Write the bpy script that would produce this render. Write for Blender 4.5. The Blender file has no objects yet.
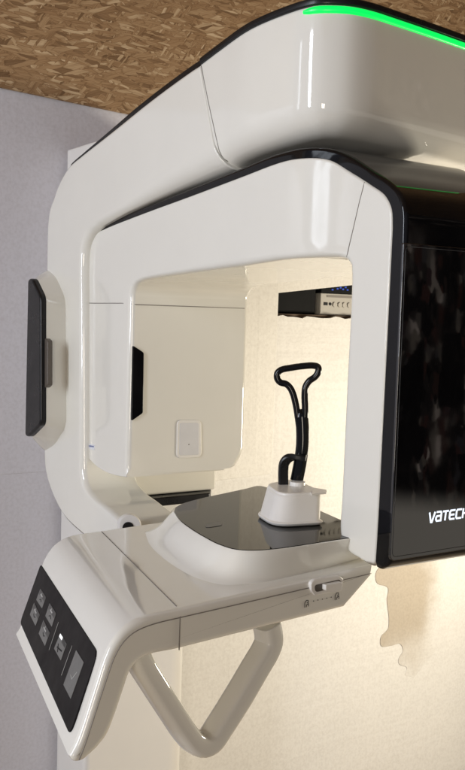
import bpy, bmesh, math, random
from mathutils import Vector, Matrix
random.seed(7)
scene = bpy.context.scene
C = scene.collection
Z0 = 1.8                      # camera height above the floor

# ------------------------------------------------------------------ camera
F, CX, CY = 950.0, 232.5, 385.0
YAW, PITCH, ROLL = math.radians(33.6), math.radians(-4.2), math.radians(1.75)
fw = Vector((math.sin(YAW)*math.cos(PITCH), math.cos(YAW)*math.cos(PITCH), math.sin(PITCH)))
rt0 = Vector((math.cos(YAW), -math.sin(YAW), 0)); up0 = rt0.cross(fw)
rt = rt0*math.cos(ROLL) + up0*math.sin(ROLL)
up = -rt0*math.sin(ROLL) + up0*math.cos(ROLL)
CAM = Vector((0, 0, Z0))
cd = bpy.data.cameras.new('camera'); cam = bpy.data.objects.new('camera', cd); C.objects.link(cam)
M3 = Matrix((rt, up, -fw)).transposed()
cam.matrix_world = Matrix.Translation(CAM) @ M3.to_4x4()
cd.sensor_fit = 'VERTICAL'; cd.sensor_height = 24; cd.sensor_width = 24
cd.lens = 24*F/770; cd.clip_start = 0.01; cd.clip_end = 200
scene.camera = cam

def ray(px, py): return fw + rt*((px-CX)/F) - up*((py-CY)/F)
def PX(px, py, x): d = ray(px, py); return CAM + d*(x/d.x)
def PY(px, py, y): d = ray(px, py); return CAM + d*(y/d.y)
def PZ(px, py, z): d = ray(px, py); return CAM + d*(z/d.z)          # z measured from the camera's height
def PP(px, py, o, n): d = ray(px, py); return CAM + d*((o-CAM).dot(n)/d.dot(n))
def W3(x, y, z): return Vector((x, y, z+Z0))

# ------------------------------------------------------------------ paths
def catmull(pts, n, closed=False):
    """smooth curve through 3-D points, resampled evenly to n points"""
    P = [Vector(p) for p in pts]; out = []
    m = len(P)
    rng = range(m if closed else m-1)
    for i in rng:
        p1, p2 = P[i], P[(i+1) % m]
        p0 = P[i-1] if (i > 0 or closed) else p1*2-p2
        p3 = P[(i+2) % m] if (i+2 < m or closed) else p2*2-p1
        d01, d12, d23 = [max((a-b).length, 1e-6)**.5 for a, b in ((p0, p1), (p1, p2), (p2, p3))]
        m1 = (p2-p1) + d12*((p1-p0)/d01 - (p2-p0)/(d01+d12))
        m2 = (p2-p1) + d12*((p3-p2)/d23 - (p3-p1)/(d12+d23))
        for k in range(16):
            t = k/16
            out.append((2*t**3-3*t*t+1)*p1 + (t**3-2*t*t+t)*m1 + (-2*t**3+3*t*t)*p2 + (t**3-t*t)*m2)
    if not closed: out.append(P[-1].copy())
    return resample(out, n, closed)
def resample(P, n, closed=False):
    Q = list(P) + ([P[0]] if closed else [])
    L = [0]
    for a, b in zip(Q, Q[1:]): L.append(L[-1]+(b-a).length)
    out = []; j = 0
    for k in range(n):
        s = L[-1]*k/(n if closed else n-1)
        while j < len(L)-2 and L[j+1] < s: j += 1
        t = (s-L[j])/max(L[j+1]-L[j], 1e-9); out.append(Q[j].lerp(Q[j+1], min(max(t, 0), 1)))
    return out
def rounded(poly, r, seg=6):
    """closed polygon with its corners filleted; r one radius or one per corner"""
    n = len(poly); out = []
    for i in range(n):
        p = Vector(poly[i]); a = Vector(poly[i-1]); b = Vector(poly[(i+1) % n])
        ri = r[i] if isinstance(r, (list, tuple)) else r
        if ri <= 0: out.append(p); continue
        u = (a-p); v = (b-p); ri = min(ri, u.length*.48, v.length*.48)
        s = p+u.normalized()*ri; e = p+v.normalized()*ri
        for k in range(seg+1):
            t = k/seg; out.append((1-t)**2*s + 2*t*(1-t)*p + t*t*e)
    return out

# ------------------------------------------------------------------ objects
ORG = {}
def link(name, bm, mat, parent=None, smooth=True, wn=True, sharp=None):
    bmesh.ops.remove_doubles(bm, verts=bm.verts, dist=1e-6)
    bmesh.ops.recalc_face_normals(bm, faces=bm.faces)
    lo = Vector([min(v.co[i] for v in bm.verts) for i in range(3)]); hi = Vector([max(v.co[i] for v in bm.verts) for i in range(3)])
    c = (lo+hi)/2
    for v in bm.verts: v.co -= c
    me = bpy.data.meshes.new(name); bm.to_mesh(me); bm.free()
    for p in me.polygons: p.use_smooth = smooth
    for m in (mat if isinstance(mat, (list, tuple)) else [mat]): me.materials.append(m)
    o = bpy.data.objects.new(name, me); C.objects.link(o)
    o.location = c - (ORG[parent.name] if parent else Vector())
    if parent: o.parent = parent
    ORG[o.name] = c
    if smooth and sharp:
        me.set_sharp_from_angle(angle=math.radians(sharp))
    if smooth and wn:
        w = o.modifiers.new('weighted', 'WEIGHTED_NORMAL'); w.keep_sharp = True; w.weight = 60
    return o
def thing(name, label, cat, loc, group=None):
    o = bpy.data.objects.new(name, None); C.objects.link(o); o.location = loc; ORG[o.name] = Vector(loc)
    o['label'] = label; o['category'] = cat
    if group: o['group'] = group
    return o
def tag(o, label, cat, group=None):
    o['label'] = label; o['category'] = cat
    if group: o['group'] = group
    return o
def struct(o): o['kind'] = 'structure'; return o

def bridge(bm, loops, closed=True, cap0=True, cap1=True):
    V = [[bm.verts.new(p) for p in l] for l in loops]
    n = len(V[0])
    for a, b in zip(V, V[1:]):
        for i in range(n if closed else n-1):
            j = (i+1) % n
            try: bm.faces.new((a[i], a[j], b[j], b[i]))
            except ValueError: pass
    if cap0: bm.faces.new(V[0])
    if cap1: bm.faces.new(V[-1])
    return V
def inward(outline, d, nrm):
    """offset a closed planar outline inwards by d"""
    n = len(outline); ar = Vector()
    for i in range(n): ar += outline[i].cross(outline[(i+1) % n])
    s = 1 if ar.dot(nrm) > 0 else -1
    res = []
    for i in range(n):
        a, p, b = outline[i-1], outline[i], outline[(i+1) % n]
        e1 = (p-a); e2 = (b-p)
        n1 = nrm.cross(e1).normalized()*s; n2 = nrm.cross(e2).normalized()*s
        m = n1+n2
        if m.length < 1e-6: m = n1
        m.normalize(); k = max(m.dot(n1), .4)
        res.append(p+m*(d/k))
    return res
def prism(bm, outline, vec, r0=0, r1=0, seg=5):
    """extrude a planar outline along vec, rounding the two rims"""
    nrm = Vector()
    n = len(outline)
    c = sum(outline, Vector())/n
    for i in range(n): nrm += (outline[i]-c).cross(outline[(i+1) % n]-c)
    nrm.normalize()
    h = vec.length; u = vec/h; loops = []
    if r0 > 0:
        for k in range(seg+1):
            th = math.pi/2*k/seg
            loops.append([p+u*(r0*(1-math.sin(th))) for p in inward(outline, r0*(1-math.cos(th)), nrm)][:])
        loops.reverse()
        loops = [[p+u*(r0*(1-math.sin(math.pi/2*k/seg))) for p in inward(outline, r0*(1-math.cos(math.pi/2*(k)/seg)), nrm)] for k in range(seg, -1, -1)]
        loops = [[p+u*(r0*(1-math.sin(math.pi/2*(seg-k)/seg))) for p in inward(outline, r0*(1-math.cos(math.pi/2*(seg-k)/seg)), nrm)] for k in range(0, seg+1)]
        # k=0: inset by r0 and flush with the front; k=seg: full outline, r0 back
        loops = [[p+u*(r0*(1-math.cos(a))) for p in inward(outline, r0*(1-math.sin(a)), nrm)] for a in [math.pi/2*k/seg for k in range(seg+1)]]
    else: loops = [list(outline)]
    if r1 > 0:
        loops += [[p+u*(h-r1*(1-math.sin(a))) for p in inward(outline, r1*(1-math.cos(a)), nrm)] for a in [math.pi/2*k/seg for k in range(seg+1)]][0:1]
        loops[-1] = [p+u*(h-r1) for p in outline]
        loops += [[p+u*(h-r1*(1-math.sin(a))) for p in inward(outline, r1*(1-math.cos(a)), nrm)] for a in [math.pi/2*k/seg for k in range(1, seg+1)]]
    else: loops.append([p+vec for p in outline])
    bridge(bm, loops)
def tube(bm, path, r, seg=10, closed=False, flat=1.0, ref=None):
    """round or oval tube; r a number or list; flat squeezes it along ref x tangent"""
    n = len(path); loops = []
    nrm = None
    for i, p in enumerate(path):
        a = path[i-1] if (i > 0 or closed) else p; b = path[(i+1) % n] if (i < n-1 or closed) else p
        t = (b-a).normalized()
        if ref is not None: nrm = (ref - t*ref.dot(t)).normalized()
        elif nrm is None:
            h = Vector((0, 0, 1)) if abs(t.z) < .9 else Vector((1, 0, 0)); nrm = (h-t*h.dot(t)).normalized()
        else: nrm = (nrm - t*nrm.dot(t)).normalized()
        bn = t.cross(nrm); ri = r[i] if isinstance(r, list) else r
        loops.append([p + nrm*math.cos(2*math.pi*k/seg)*ri + bn*math.sin(2*math.pi*k/seg)*ri*flat for k in range(seg)])
    if closed: loops.append(loops[0])
    bridge(bm, loops, cap0=not closed, cap1=not closed)
def box(bm, lo, hi, r=0, seg=3):
    x0, y0, z0 = lo; x1, y1, z1 = hi
    b = bmesh.new()
    bmesh.ops.create_cube(b, size=1)
    for v in b.verts: v.co = Vector((x0+(v.co.x+.5)*(x1-x0), y0+(v.co.y+.5)*(y1-y0), z0+(v.co.z+.5)*(z1-z0)))
    if r: bmesh.ops.bevel(b, geom=list(b.edges), offset=r, segments=seg, profile=.5, affect='EDGES')
    m = bpy.data.meshes.new('tmp'); b.to_mesh(m); b.free(); bm.from_mesh(m); bpy.data.meshes.remove(m)
def band(bm, O, I, Wo, Wi, rO=.006, rI=.01, nf=6, rb=.006, seg=5, surf=None):
    """solid strip between two paths lying on a side surface, going back along +X"""
    X = Vector((1, 0, 0)); loops = []
    for i in range(len(O)):
        o, q = O[i], I[i]; e = q-o; L = e.length; d = e/max(L, 1e-7)
        a, b = min(rO, L*.45), min(rI[i] if isinstance(rI, list) else rI, L*.45); wo, wi = Wo[i], Wi[i]
        l = []
        for k in range(3):
            t = math.pi/2*k/2; c = min(rb, L*.4); l.append(o + d*c*(1-math.sin(t)) + X*(wo-c*(1-math.cos(t))))
        for k in range(seg+1):
            t = math.pi/2*k/seg; l.append(o + d*a*(1-math.cos(t)) + X*a*(1-math.sin(t)))
        s, f = o+d*a, q-d*b
        for k in range(1, nf):
            m = s.lerp(f, k/nf)
            if surf: m.x = surf(m.y)
            l.append(m)
        for k in range(seg+1):
            t = math.pi/2*(1-k/seg); l.append(q - d*b*(1-math.cos(t)) + X*b*(1-math.sin(t)))
        for k in range(3):
            t = math.pi/2*k/2; c = min(rb, L*.4); l.append(q - d*c*(1-math.cos(t)) + X*(wi-c*(1-math.sin(t))))
        loops.append(l)
    bridge(bm, loops)
from mathutils.bvhtree import BVHTree
def onmesh(o, pts, lift=.0003):
    """points of a line drawn on an object's visible surface"""
    me = o.data; off = ORG[o.name]
    bv = BVHTree.FromPolygons([v.co+off for v in me.vertices], [list(p.vertices) for p in me.polygons])
    dense = []
    for (a, b), (c, d) in zip(pts, pts[1:]):
        for k in range(6): dense.append((a+(c-a)*k/6, b+(d-b)*k/6))
    dense.append(pts[-1]); out = []
    for a, b in dense:
        d = ray(a, b).normalized(); h, n, i, t = bv.ray_cast(CAM, d)
        if h is not None and h.x < 1.0: out.append(h-d*lift)
    return out
def strip_line(bm, path, r=.0008): tube(bm, path, r, seg=6)
def seam(path, parent, r=.0008, mat=None):
    bm = bmesh.new(); strip_line(bm, path, r); return link('seam', bm, mat or M['seam'], parent, wn=False)

# ------------------------------------------------------------------ materials
M = {}
def nodes(name):
    m = bpy.data.materials.new(name); m.use_nodes = True
    nt = m.node_tree; b = nt.nodes['Principled BSDF']
    return m, nt, b
def N(nt, t, **kw):
    n = nt.nodes.new(t)
    for k, v in kw.items():
        if k.startswith('i_'): n.inputs[k[2:].replace('_', ' ')].default_value = v
        else: setattr(n, k, v)
    return n
def ramp(nt, fac, stops):
    r = N(nt, 'ShaderNodeValToRGB'); nt.links.new(fac, r.inputs[0])
    el = r.color_ramp.elements
    while len(el) > 1: el.remove(el[-1])
    for i, (p, c) in enumerate(stops):
        e = el[0] if i == 0 else el.new(p)
        e.position = p; e.color = (*c, 1) if len(c) == 3 else c
    return r
def simple(name, col, rough, var=.04, scale=9, bump=0, bscale=300, metal=0, coat=0, spec=.5, smudge=.05, ior=1.5):
    """painted or moulded surface: slight colour drift, uneven gloss, fine texture"""
    m, nt, b = nodes(name); L = nt.links
    tc = N(nt, 'ShaderNodeTexCoord')
    no = N(nt, 'ShaderNodeTexNoise', i_Scale=scale, i_Detail=5.0, i_Roughness=.6); L.new(tc.outputs['Object'], no.inputs['Vector'])
    r = ramp(nt, no.outputs['Fac'], [(.3, tuple(c*(1-var) for c in col)), (.7, tuple(min(1, c*(1+var)) for c in col))])
    L.new(r.outputs[0], b.inputs['Base Color'])
    n2 = N(nt, 'ShaderNodeTexNoise', i_Scale=scale*1.7, i_Detail=6.0, i_Roughness=.65); L.new(tc.outputs['Object'], n2.inputs['Vector'])
    mr = N(nt, 'ShaderNodeMapRange'); mr.inputs['From Min'].default_value = .35; mr.inputs['From Max'].default_value = .75
    mr.inputs['To Min'].default_value = max(0, rough-smudge*.5); mr.inputs['To Max'].default_value = rough+smudge
    L.new(n2.outputs['Fac'], mr.inputs['Value']); L.new(mr.outputs[0], b.inputs['Roughness'])
    b.inputs['Metallic'].default_value = metal; b.inputs['Coat Weight'].default_value = coat; b.inputs['Coat Roughness'].default_value = .05
    b.inputs['Specular IOR Level'].default_value = spec; b.inputs['IOR'].default_value = ior
    if bump:
        n3 = N(nt, 'ShaderNodeTexNoise', i_Scale=bscale, i_Detail=3.0); L.new(tc.outputs['Object'], n3.inputs['Vector'])
        bp = N(nt, 'ShaderNodeBump', i_Strength=bump, i_Distance=.001); L.new(n3.outputs['Fac'], bp.inputs['Height']); L.new(bp.outputs[0], b.inputs['Normal'])
    M[name] = m; return m
simple('white_gloss', (.79, .775, .712), .07, var=.02, scale=4, coat=.4, smudge=.13, bump=.14, bscale=6)
simple('white_satin', (.79, .77, .73), .3, var=.015, scale=5, bump=.05, bscale=400)
simple('black_gloss', (.004, .004, .005), .05, var=.2, smudge=.05, spec=.3)
simple('black_glass', (.004, .004, .005), .02, var=.2, smudge=.03, ior=1.9)
simple('table_glass', (.008, .0075, .007), .035, var=.2, smudge=.035, ior=1.26)
simple('black_satin', (.008, .008, .009), .3, var=.15, smudge=.1, bump=.06, bscale=500, spec=.3)
simple('panel_black', (.006, .005, .0055), .5, var=.1, smudge=.08, spec=.12)
simple('dull_black', (.006, .006, .006), .7, spec=.15)
simple('button_grey', (.12, .12, .115), .4, var=.12, scale=60)
simple('icon_light', (.42, .42, .40), .5)
simple('seam', (.22, .2, .18), .6)
simple('seam_soft', (.035, .035, .035), .4)
simple('frosted', (.66, .66, .67), .38, var=.03, scale=30, bump=.1, bscale=500)
simple('latch_brown', (.10, .085, .07), .4)
simple('sticker', (.72, .74, .78), .4)
simple('ink_blue', (.03, .06, .25), .5)
simple('ink_dark', (.03, .025, .02), .5)
simple('silver', (.46, .44, .40), .5, var=.04, bump=.05, bscale=600, spec=.3)
simple('dark_wood', (.09, .055, .03), .7, var=.4, scale=14)
simple('floor_grey', (.42, .35, .27), .45, var=.25, scale=3, bump=.1, bscale=60)
simple('wall_paint', (.35, .32, .28), .8, var=.1, scale=4)

def emit(name, col, s):
    m, nt, b = nodes(name)
    tc = N(nt, 'ShaderNodeTexCoord'); no = N(nt, 'ShaderNodeTexNoise', i_Scale=3.0); nt.links.new(tc.outputs['Object'], no.inputs['Vector'])
    mr = N(nt, 'ShaderNodeMapRange'); mr.inputs['To Min'].default_value = s*.88; mr.inputs['To Max'].default_value = s*1.12
    nt.links.new(no.outputs['Fac'], mr.inputs['Value']); nt.links.new(mr.outputs[0], b.inputs['Emission Strength'])
    b.inputs['Base Color'].default_value = (*[c*.5 for c in col], 1); b.inputs['Emission Color'].default_value = (*col, 1)
    b.inputs['Roughness'].default_value = .3
    M[name] = m
emit('led_green', (.0, .78, .10), 1.15)
emit('logo_white', (.80, .88, 1.0), 1.15)
emit('lamp_blue', (.05, .12, .7), .28)
emit('lamp_white', (.95, .98, 1.0), .85)

def foam(name, col, streak=1.0, seed=0.0, bmp=.6):
    """soft polyethylene packing foam: fine cells, shallow wrinkles, faint bands"""
    m, nt, b = nodes(name); L = nt.links
    tc = N(nt, 'ShaderNodeTexCoord')
    mp = N(nt, 'ShaderNodeMapping'); mp.inputs['Location'].default_value = (seed, seed*.7, seed*1.3); L.new(tc.outputs['Object'], mp.inputs['Vector'])
    big = N(nt, 'ShaderNodeTexNoise', i_Scale=2.2, i_Detail=4.0, i_Roughness=.6); L.new(mp.outputs[0], big.inputs['Vector'])
    st = N(nt, 'ShaderNodeMapping'); st.inputs['Scale'].default_value = (1.3, 1, 26); st.inputs['Rotation'].default_value = (0, math.radians(4), 0); L.new(mp.outputs[0], st.inputs['Vector'])
    sn = N(nt, 'ShaderNodeTexNoise', i_Scale=1.6, i_Detail=3.0, i_Distortion=.4); L.new(st.outputs[0], sn.inputs['Vector'])
    vt = N(nt, 'ShaderNodeMapping'); vt.inputs['Scale'].default_value = (22, 1, .5); L.new(mp.outputs[0], vt.inputs['Vector'])
    vn = N(nt, 'ShaderNodeTexNoise', i_Scale=2.0, i_Detail=2.0); L.new(vt.outputs[0], vn.inputs['Vector'])
    cell = N(nt, 'ShaderNodeTexVoronoi', i_Scale=210.0); L.new(mp.outputs[0], cell.inputs['Vector'])
    fine = N(nt, 'ShaderNodeTexNoise', i_Scale=120.0, i_Detail=4.0); L.new(mp.outputs[0], fine.inputs['Vector'])
    sp = N(nt, 'ShaderNodeTexNoise', i_Scale=46.0, i_Detail=2.0); L.new(mp.outputs[0], sp.inputs['Vector'])
    r = ramp(nt, big.outputs['Fac'], [(.3, tuple(c*.95 for c in col)), (.7, col)])
    r2 = ramp(nt, fine.outputs['Fac'], [(.32, (.86, .85, .84)), (.6, (1, 1, 1))])
    mx = N(nt, 'ShaderNodeMix', data_type='RGBA', blend_type='MULTIPLY'); mx.inputs[0].default_value = .6
    L.new(r.outputs[0], mx.inputs[6]); L.new(r2.outputs[0], mx.inputs[7])
    r3 = ramp(nt, sp.outputs['Fac'], [(.15, (.6, .55, .47)), (.18, (1, 1, 1))])
    mx2 = N(nt, 'ShaderNodeMix', data_type='RGBA', blend_type='MULTIPLY'); mx2.inputs[0].default_value = 1
    L.new(mx.outputs[2], mx2.inputs[6]); L.new(r3.outputs[0], mx2.inputs[7])
    L.new(mx2.outputs[2], b.inputs['Base Color'])
    b.inputs['Roughness'].default_value = .5; b.inputs['Specular IOR Level'].default_value = .35
    b.inputs['Sheen Weight'].default_value = .1
    def mul(a, k):
        q = N(nt, 'ShaderNodeMath', operation='MULTIPLY'); L.new(a, q.inputs[0]); q.inputs[1].default_value = k; return q.outputs[0]
    def add(a, c):
        q = N(nt, 'ShaderNodeMath', operation='ADD'); L.new(a, q.inputs[0]); L.new(c, q.inputs[1]); return q.outputs[0]
    h = add(add(mul(sn.outputs['Fac'], 6.0*streak), mul(vn.outputs['Fac'], 1.0)), add(mul(fine.outputs['Fac'], .35), mul(cell.outputs['Distance'], .1)))
    h = add(h, mul(big.outputs['Fac'], 5.0))
    bp = N(nt, 'ShaderNodeBump', i_Strength=bmp, i_Distance=.0022); L.new(h, bp.inputs['Height']); L.new(bp.outputs[0], b.inputs['Normal'])
    M[name] = m
foam('foam', (.80, .785, .75), .24, 0, .42)
foam('foam_upper', (.69, .68, .725), .2, 3.1, .3)
foam('foam_strip', (.82, .80, .75), .1, 7.7, .45)

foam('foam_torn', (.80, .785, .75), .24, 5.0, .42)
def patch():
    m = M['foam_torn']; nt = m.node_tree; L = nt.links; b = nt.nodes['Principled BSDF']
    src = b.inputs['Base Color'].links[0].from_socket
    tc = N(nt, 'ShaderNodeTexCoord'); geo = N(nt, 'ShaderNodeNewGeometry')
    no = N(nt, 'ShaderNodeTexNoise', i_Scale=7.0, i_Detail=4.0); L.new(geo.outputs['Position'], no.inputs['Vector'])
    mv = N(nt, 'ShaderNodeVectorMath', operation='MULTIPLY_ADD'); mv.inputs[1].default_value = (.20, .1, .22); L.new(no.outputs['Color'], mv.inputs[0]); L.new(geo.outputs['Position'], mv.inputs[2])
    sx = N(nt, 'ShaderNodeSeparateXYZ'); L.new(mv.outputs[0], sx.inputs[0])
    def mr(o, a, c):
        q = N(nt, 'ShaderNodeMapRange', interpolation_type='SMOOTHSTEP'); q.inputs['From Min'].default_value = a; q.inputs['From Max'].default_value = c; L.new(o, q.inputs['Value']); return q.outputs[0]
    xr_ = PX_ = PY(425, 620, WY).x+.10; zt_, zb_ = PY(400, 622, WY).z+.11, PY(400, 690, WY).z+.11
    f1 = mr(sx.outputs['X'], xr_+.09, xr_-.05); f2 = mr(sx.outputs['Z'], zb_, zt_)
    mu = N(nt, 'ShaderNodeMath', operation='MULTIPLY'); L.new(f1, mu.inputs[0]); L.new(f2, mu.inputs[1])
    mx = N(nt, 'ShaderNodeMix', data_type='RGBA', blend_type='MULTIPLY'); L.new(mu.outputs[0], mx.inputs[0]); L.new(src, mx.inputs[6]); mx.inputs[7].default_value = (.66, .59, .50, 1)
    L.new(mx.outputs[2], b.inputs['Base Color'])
def osb(name, vertical):
    m, nt, b = nodes(name); L = nt.links
    tc = N(nt, 'ShaderNodeTexCoord'); src = tc.outputs['Object']
    if vertical:
        sp = N(nt, 'ShaderNodeSeparateXYZ'); cb_ = N(nt, 'ShaderNodeCombineXYZ'); L.new(src, sp.inputs[0])
        L.new(sp.outputs['X'], cb_.inputs[0]); L.new(sp.outputs['Z'], cb_.inputs[1]); src = cb_.outputs[0]
    dist = N(nt, 'ShaderNodeTexNoise', i_Scale=14.0, i_Detail=3.0); L.new(src, dist.inputs['Vector'])
    cur = None; hgt = None
    layers = [(3, .75, 0), (-32, 1.15, 3), (16, .95, 7), (-12, .75, 11), (42, 1.4, 17), (-5, .9, 23), (9, 1.3, 29), (-55, 1.7, 31), (-19, 1.1, 37), (2, 1.6, 41)]
    for ang, sc, sd in layers:
        mixv = N(nt, 'ShaderNodeVectorMath', operation='MULTIPLY_ADD'); mixv.inputs[1].default_value = (.016, .012, 0)
        L.new(dist.outputs['Color'], mixv.inputs[0]); L.new(src, mixv.inputs[2])
        rotn = N(nt, 'ShaderNodeMapping'); rotn.inputs['Rotation'].default_value = (0, 0, math.radians(ang)); rotn.inputs['Location'].default_value = (sd*.37, sd*.19, sd)
        L.new(mixv.outputs[0], rotn.inputs['Vector'])
        mp = N(nt, 'ShaderNodeMapping'); mp.inputs['Scale'].default_value = (15.5*sc, 88*sc, 1); L.new(rotn.outputs[0], mp.inputs['Vector'])
        vo = N(nt, 'ShaderNodeTexVoronoi', voronoi_dimensions='2D', i_Scale=1.0, i_Randomness=1.0); L.new(mp.outputs[0], vo.inputs['Vector'])
        ve = N(nt, 'ShaderNodeTexVoronoi', voronoi_dimensions='2D', feature='DISTANCE_TO_EDGE', i_Scale=1.0, i_Randomness=1.0); L.new(mp.outputs[0], ve.inputs['Vector'])
        gr = N(nt, 'ShaderNodeMapping'); gr.inputs['Scale'].default_value = (16, 420, 1); L.new(rotn.outputs[0], gr.inputs['Vector'])
        gn = N(nt, 'ShaderNodeTexNoise', i_Scale=1.0, i_Detail=4.0); L.new(gr.outputs[0], gn.inputs['Vector'])
        sep = N(nt, 'ShaderNodeSeparateColor'); L.new(vo.outputs['Color'], sep.inputs[0])
        colr = ramp(nt, sep.outputs[0], [(0, (.20, .118, .06)), (.25, (.33, .205, .107)), (.6, (.385, .25, .135)), (.85, (.44, .30, .17)), (1, (.62, .47, .30))])
        g2 = ramp(nt, gn.outputs['Fac'], [(.3, (.62, .56, .5)), (.6, (1, 1, 1))])
        mm = N(nt, 'ShaderNodeMix', data_type='RGBA', blend_type='MULTIPLY'); mm.inputs[0].default_value = .8
        L.new(colr.outputs[0], mm.inputs[6]); L.new(g2.outputs[0], mm.inputs[7])
        ed = ramp(nt, ve.outputs['Distance'], [(0, (.62, .56, .5)), (.09, (1, 1, 1))])
        me_ = N(nt, 'ShaderNodeMix', data_type='RGBA', blend_type='MULTIPLY'); me_.inputs[0].default_value = .8
        L.new(mm.outputs[2], me_.inputs[6]); L.new(ed.outputs[0], me_.inputs[7])
        if cur is None: cur = me_.outputs[2]; hgt = sep.outputs[1]
        else:
            th = N(nt, 'ShaderNodeMath', operation='GREATER_THAN'); L.new(sep.outputs[2], th.inputs[0]); th.inputs[1].default_value = .66
            mk = N(nt, 'ShaderNodeMix', data_type='RGBA'); L.new(th.outputs[0], mk.inputs[0]); L.new(cur, mk.inputs[6]); L.new(me_.outputs[2], mk.inputs[7]); cur = mk.outputs[2]
            hk = N(nt, 'ShaderNodeMix', data_type='FLOAT'); L.new(th.outputs[0], hk.inputs[0]); L.new(hgt, hk.inputs[2]); L.new(sep.outputs[1], hk.inputs[3]); hgt = hk.outputs[0]
    L.new(cur, b.inputs['Base Color']); b.inputs['Roughness'].default_value = .62; b.inputs['Specular IOR Level'].default_value = .3
    bp = N(nt, 'ShaderNodeBump', i_Strength=.6, i_Distance=.0012); L.new(hgt, bp.inputs['Height']); L.new(bp.outputs[0], b.inputs['Normal'])
    M[name] = m
osb('osb_board', True); osb('osb_ceiling', False)

# ------------------------------------------------------------------ setting
WY = 2.40                       # face of the packing foam on the back wall
FT = .553                        # top of the foam
CEIL = 1.55
bm = bmesh.new()
# wall behind the foam, with the opening of a shelf niche
nx0, nx1, nz0, nz1 = 1.70, 2.35, -.03, .17
wy0, wy1 = WY+.012, WY+.10
for lo, hi in (((-2.5, wy0, 0), (nx0, wy1, Z0+CEIL)), ((nx1, wy0, 0), (5.5, wy1, Z0+CEIL)), ((nx0, wy0, 0), (nx1, wy1, Z0+nz0)), ((nx0, wy0, Z0+nz1), (nx1, wy1, Z0+CEIL))):
    box(bm, lo, hi)
struct(link('wall', bm, M['wall_paint'], smooth=False))
bm = bmesh.new()
# niche lining: back, sides, top; its floor is the shelf board
t = .012; ny = WY+.55
box(bm, (nx0-t, ny, Z0+nz0-t), (nx1+t, ny+t, Z0+nz1+t))
box(bm, (nx0-t, wy1, Z0+nz0-t), (nx0, ny, Z0+nz1+t)); box(bm, (nx1, wy1, Z0+nz0-t), (nx1+t, ny, Z0+nz1+t))
box(bm, (nx0, wy1, Z0+nz1), (nx1, ny, Z0+nz1+t)); box(bm, (nx0, wy1, Z0+nz0-t), (nx1, ny, Z0+nz0))
struct(link('wall_niche', bm, M['dark_wood'], smooth=False))
bm = bmesh.new(); box(bm, (-1.6, -1.5, Z0+CEIL), (5.5, WY+.10, Z0+CEIL+.018)); struct(link('ceiling', bm, M['osb_ceiling'], smooth=False))
bm = bmesh.new(); box(bm, (-3, -2.4, -.05), (5.5, 2.5, 0)); struct(link('floor', bm, M['floor_grey'], smooth=False))

def sheet(name, outline_xz, y, th, mat, r=.0015):
    bm = bmesh.new(); pts = [Vector((x, y, Z0+z)) for x, z in outline_xz]
    prism(bm, pts, Vector((0, th, 0)), r0=r)
    return link(name, bm, mat, sharp=50)
def ragged(p, q, n, amp, rnd):
    out = []
    for i in range(n+1):
        t = i/n; a = amp if 0 < i < n else 0
        out.append((p[0]+(q[0]-p[0])*t + rnd.uniform(-.2, .2)*a, p[1]+(q[1]-p[1])*t + rnd.uniform(-1, .45)*a))
    return out
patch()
bm = bmesh.new()
ob = [Vector((x, WY-.0085, Z0+z)) for x, z in ((-1.55, .560+.044*2.405), (5.4, .560-.044*4.545), (5.4, CEIL-.002), (-1.55, CEIL-.002))]
prism(bm, ob, Vector((0, .008, 0)), r0=.001)
tag(link('strand_board', bm, M['osb_board'], smooth=False), 'brown wood strand board on the wall above the foam sheets', 'wood board')
rnd = random.Random(4)
zs = PY(30, 473, WY).z - Z0            # overlap of the two sheets on the left
xs = PY(277, 400, WY).x
g = 'packing foam sheets on the wall'
tag(sheet('foam_sheet', [(-2.4, zs), (1.72, zs), (1.72, FT+.03), (-2.4, FT+.03)], WY+.0030, .0013, M['foam_upper']),
    'greyish lilac foam sheet on the wall left of the machine, up to the ceiling', 'foam sheet', g)
tag(sheet('foam_sheet', [(-2.4, -1.79), (1.45, -1.79), (1.45, zs+.03), (-2.4, zs+.03)], WY+.0045, .006, M['foam_upper']),
    'grey beige foam sheet low on the wall left of the touch console', 'foam sheet', g)
bz = PY(270, 475, WY-.02).z - Z0
xr = PY(277, 400, WY-.02).x
tag(sheet('foam_sheet', [(1.40, bz-.012), (xr-.01, bz), (xr, bz+.012), (xr+.003, .1), (xr+.006, FT+.03), (1.40, FT+.03)], WY-.006, .005, M['foam_strip']),
    'narrow cream foam strip seen inside the machine opening, left of the shelf gap', 'foam sheet', g)
gt0, gt1 = PY(278, 292, WY), PY(348, 285, WY)
sl = (gt1.z-gt0.z)/(gt1.x-gt0.x)
tag(sheet('foam_sheet', [(xr-.06, gt0.z-Z0-.06*sl-.004), (2.5, gt0.z-Z0+sl*(2.5-gt0.x)), (4.5, .2), (4.5, FT+.03), (xr-.06, FT+.03)], WY, .010, M['foam_strip']),
    'cream foam sheet above the shelf gap inside the machine opening', 'foam sheet', g)
gb = PY(300, 316, WY).z - Z0
top = ragged((1.405, gb-.004), (2.30, gb+.004), 46, .008, rnd)
tag(sheet('foam_sheet', [(1.405, -1.79)] + top + [(2.30, .02), (5.4, .02), (5.4, -1.79)], WY, .010, M['foam'], r=0),
    'large cream foam sheet with torn top edge below the shelf gap and table', 'foam sheet', g)
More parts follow.
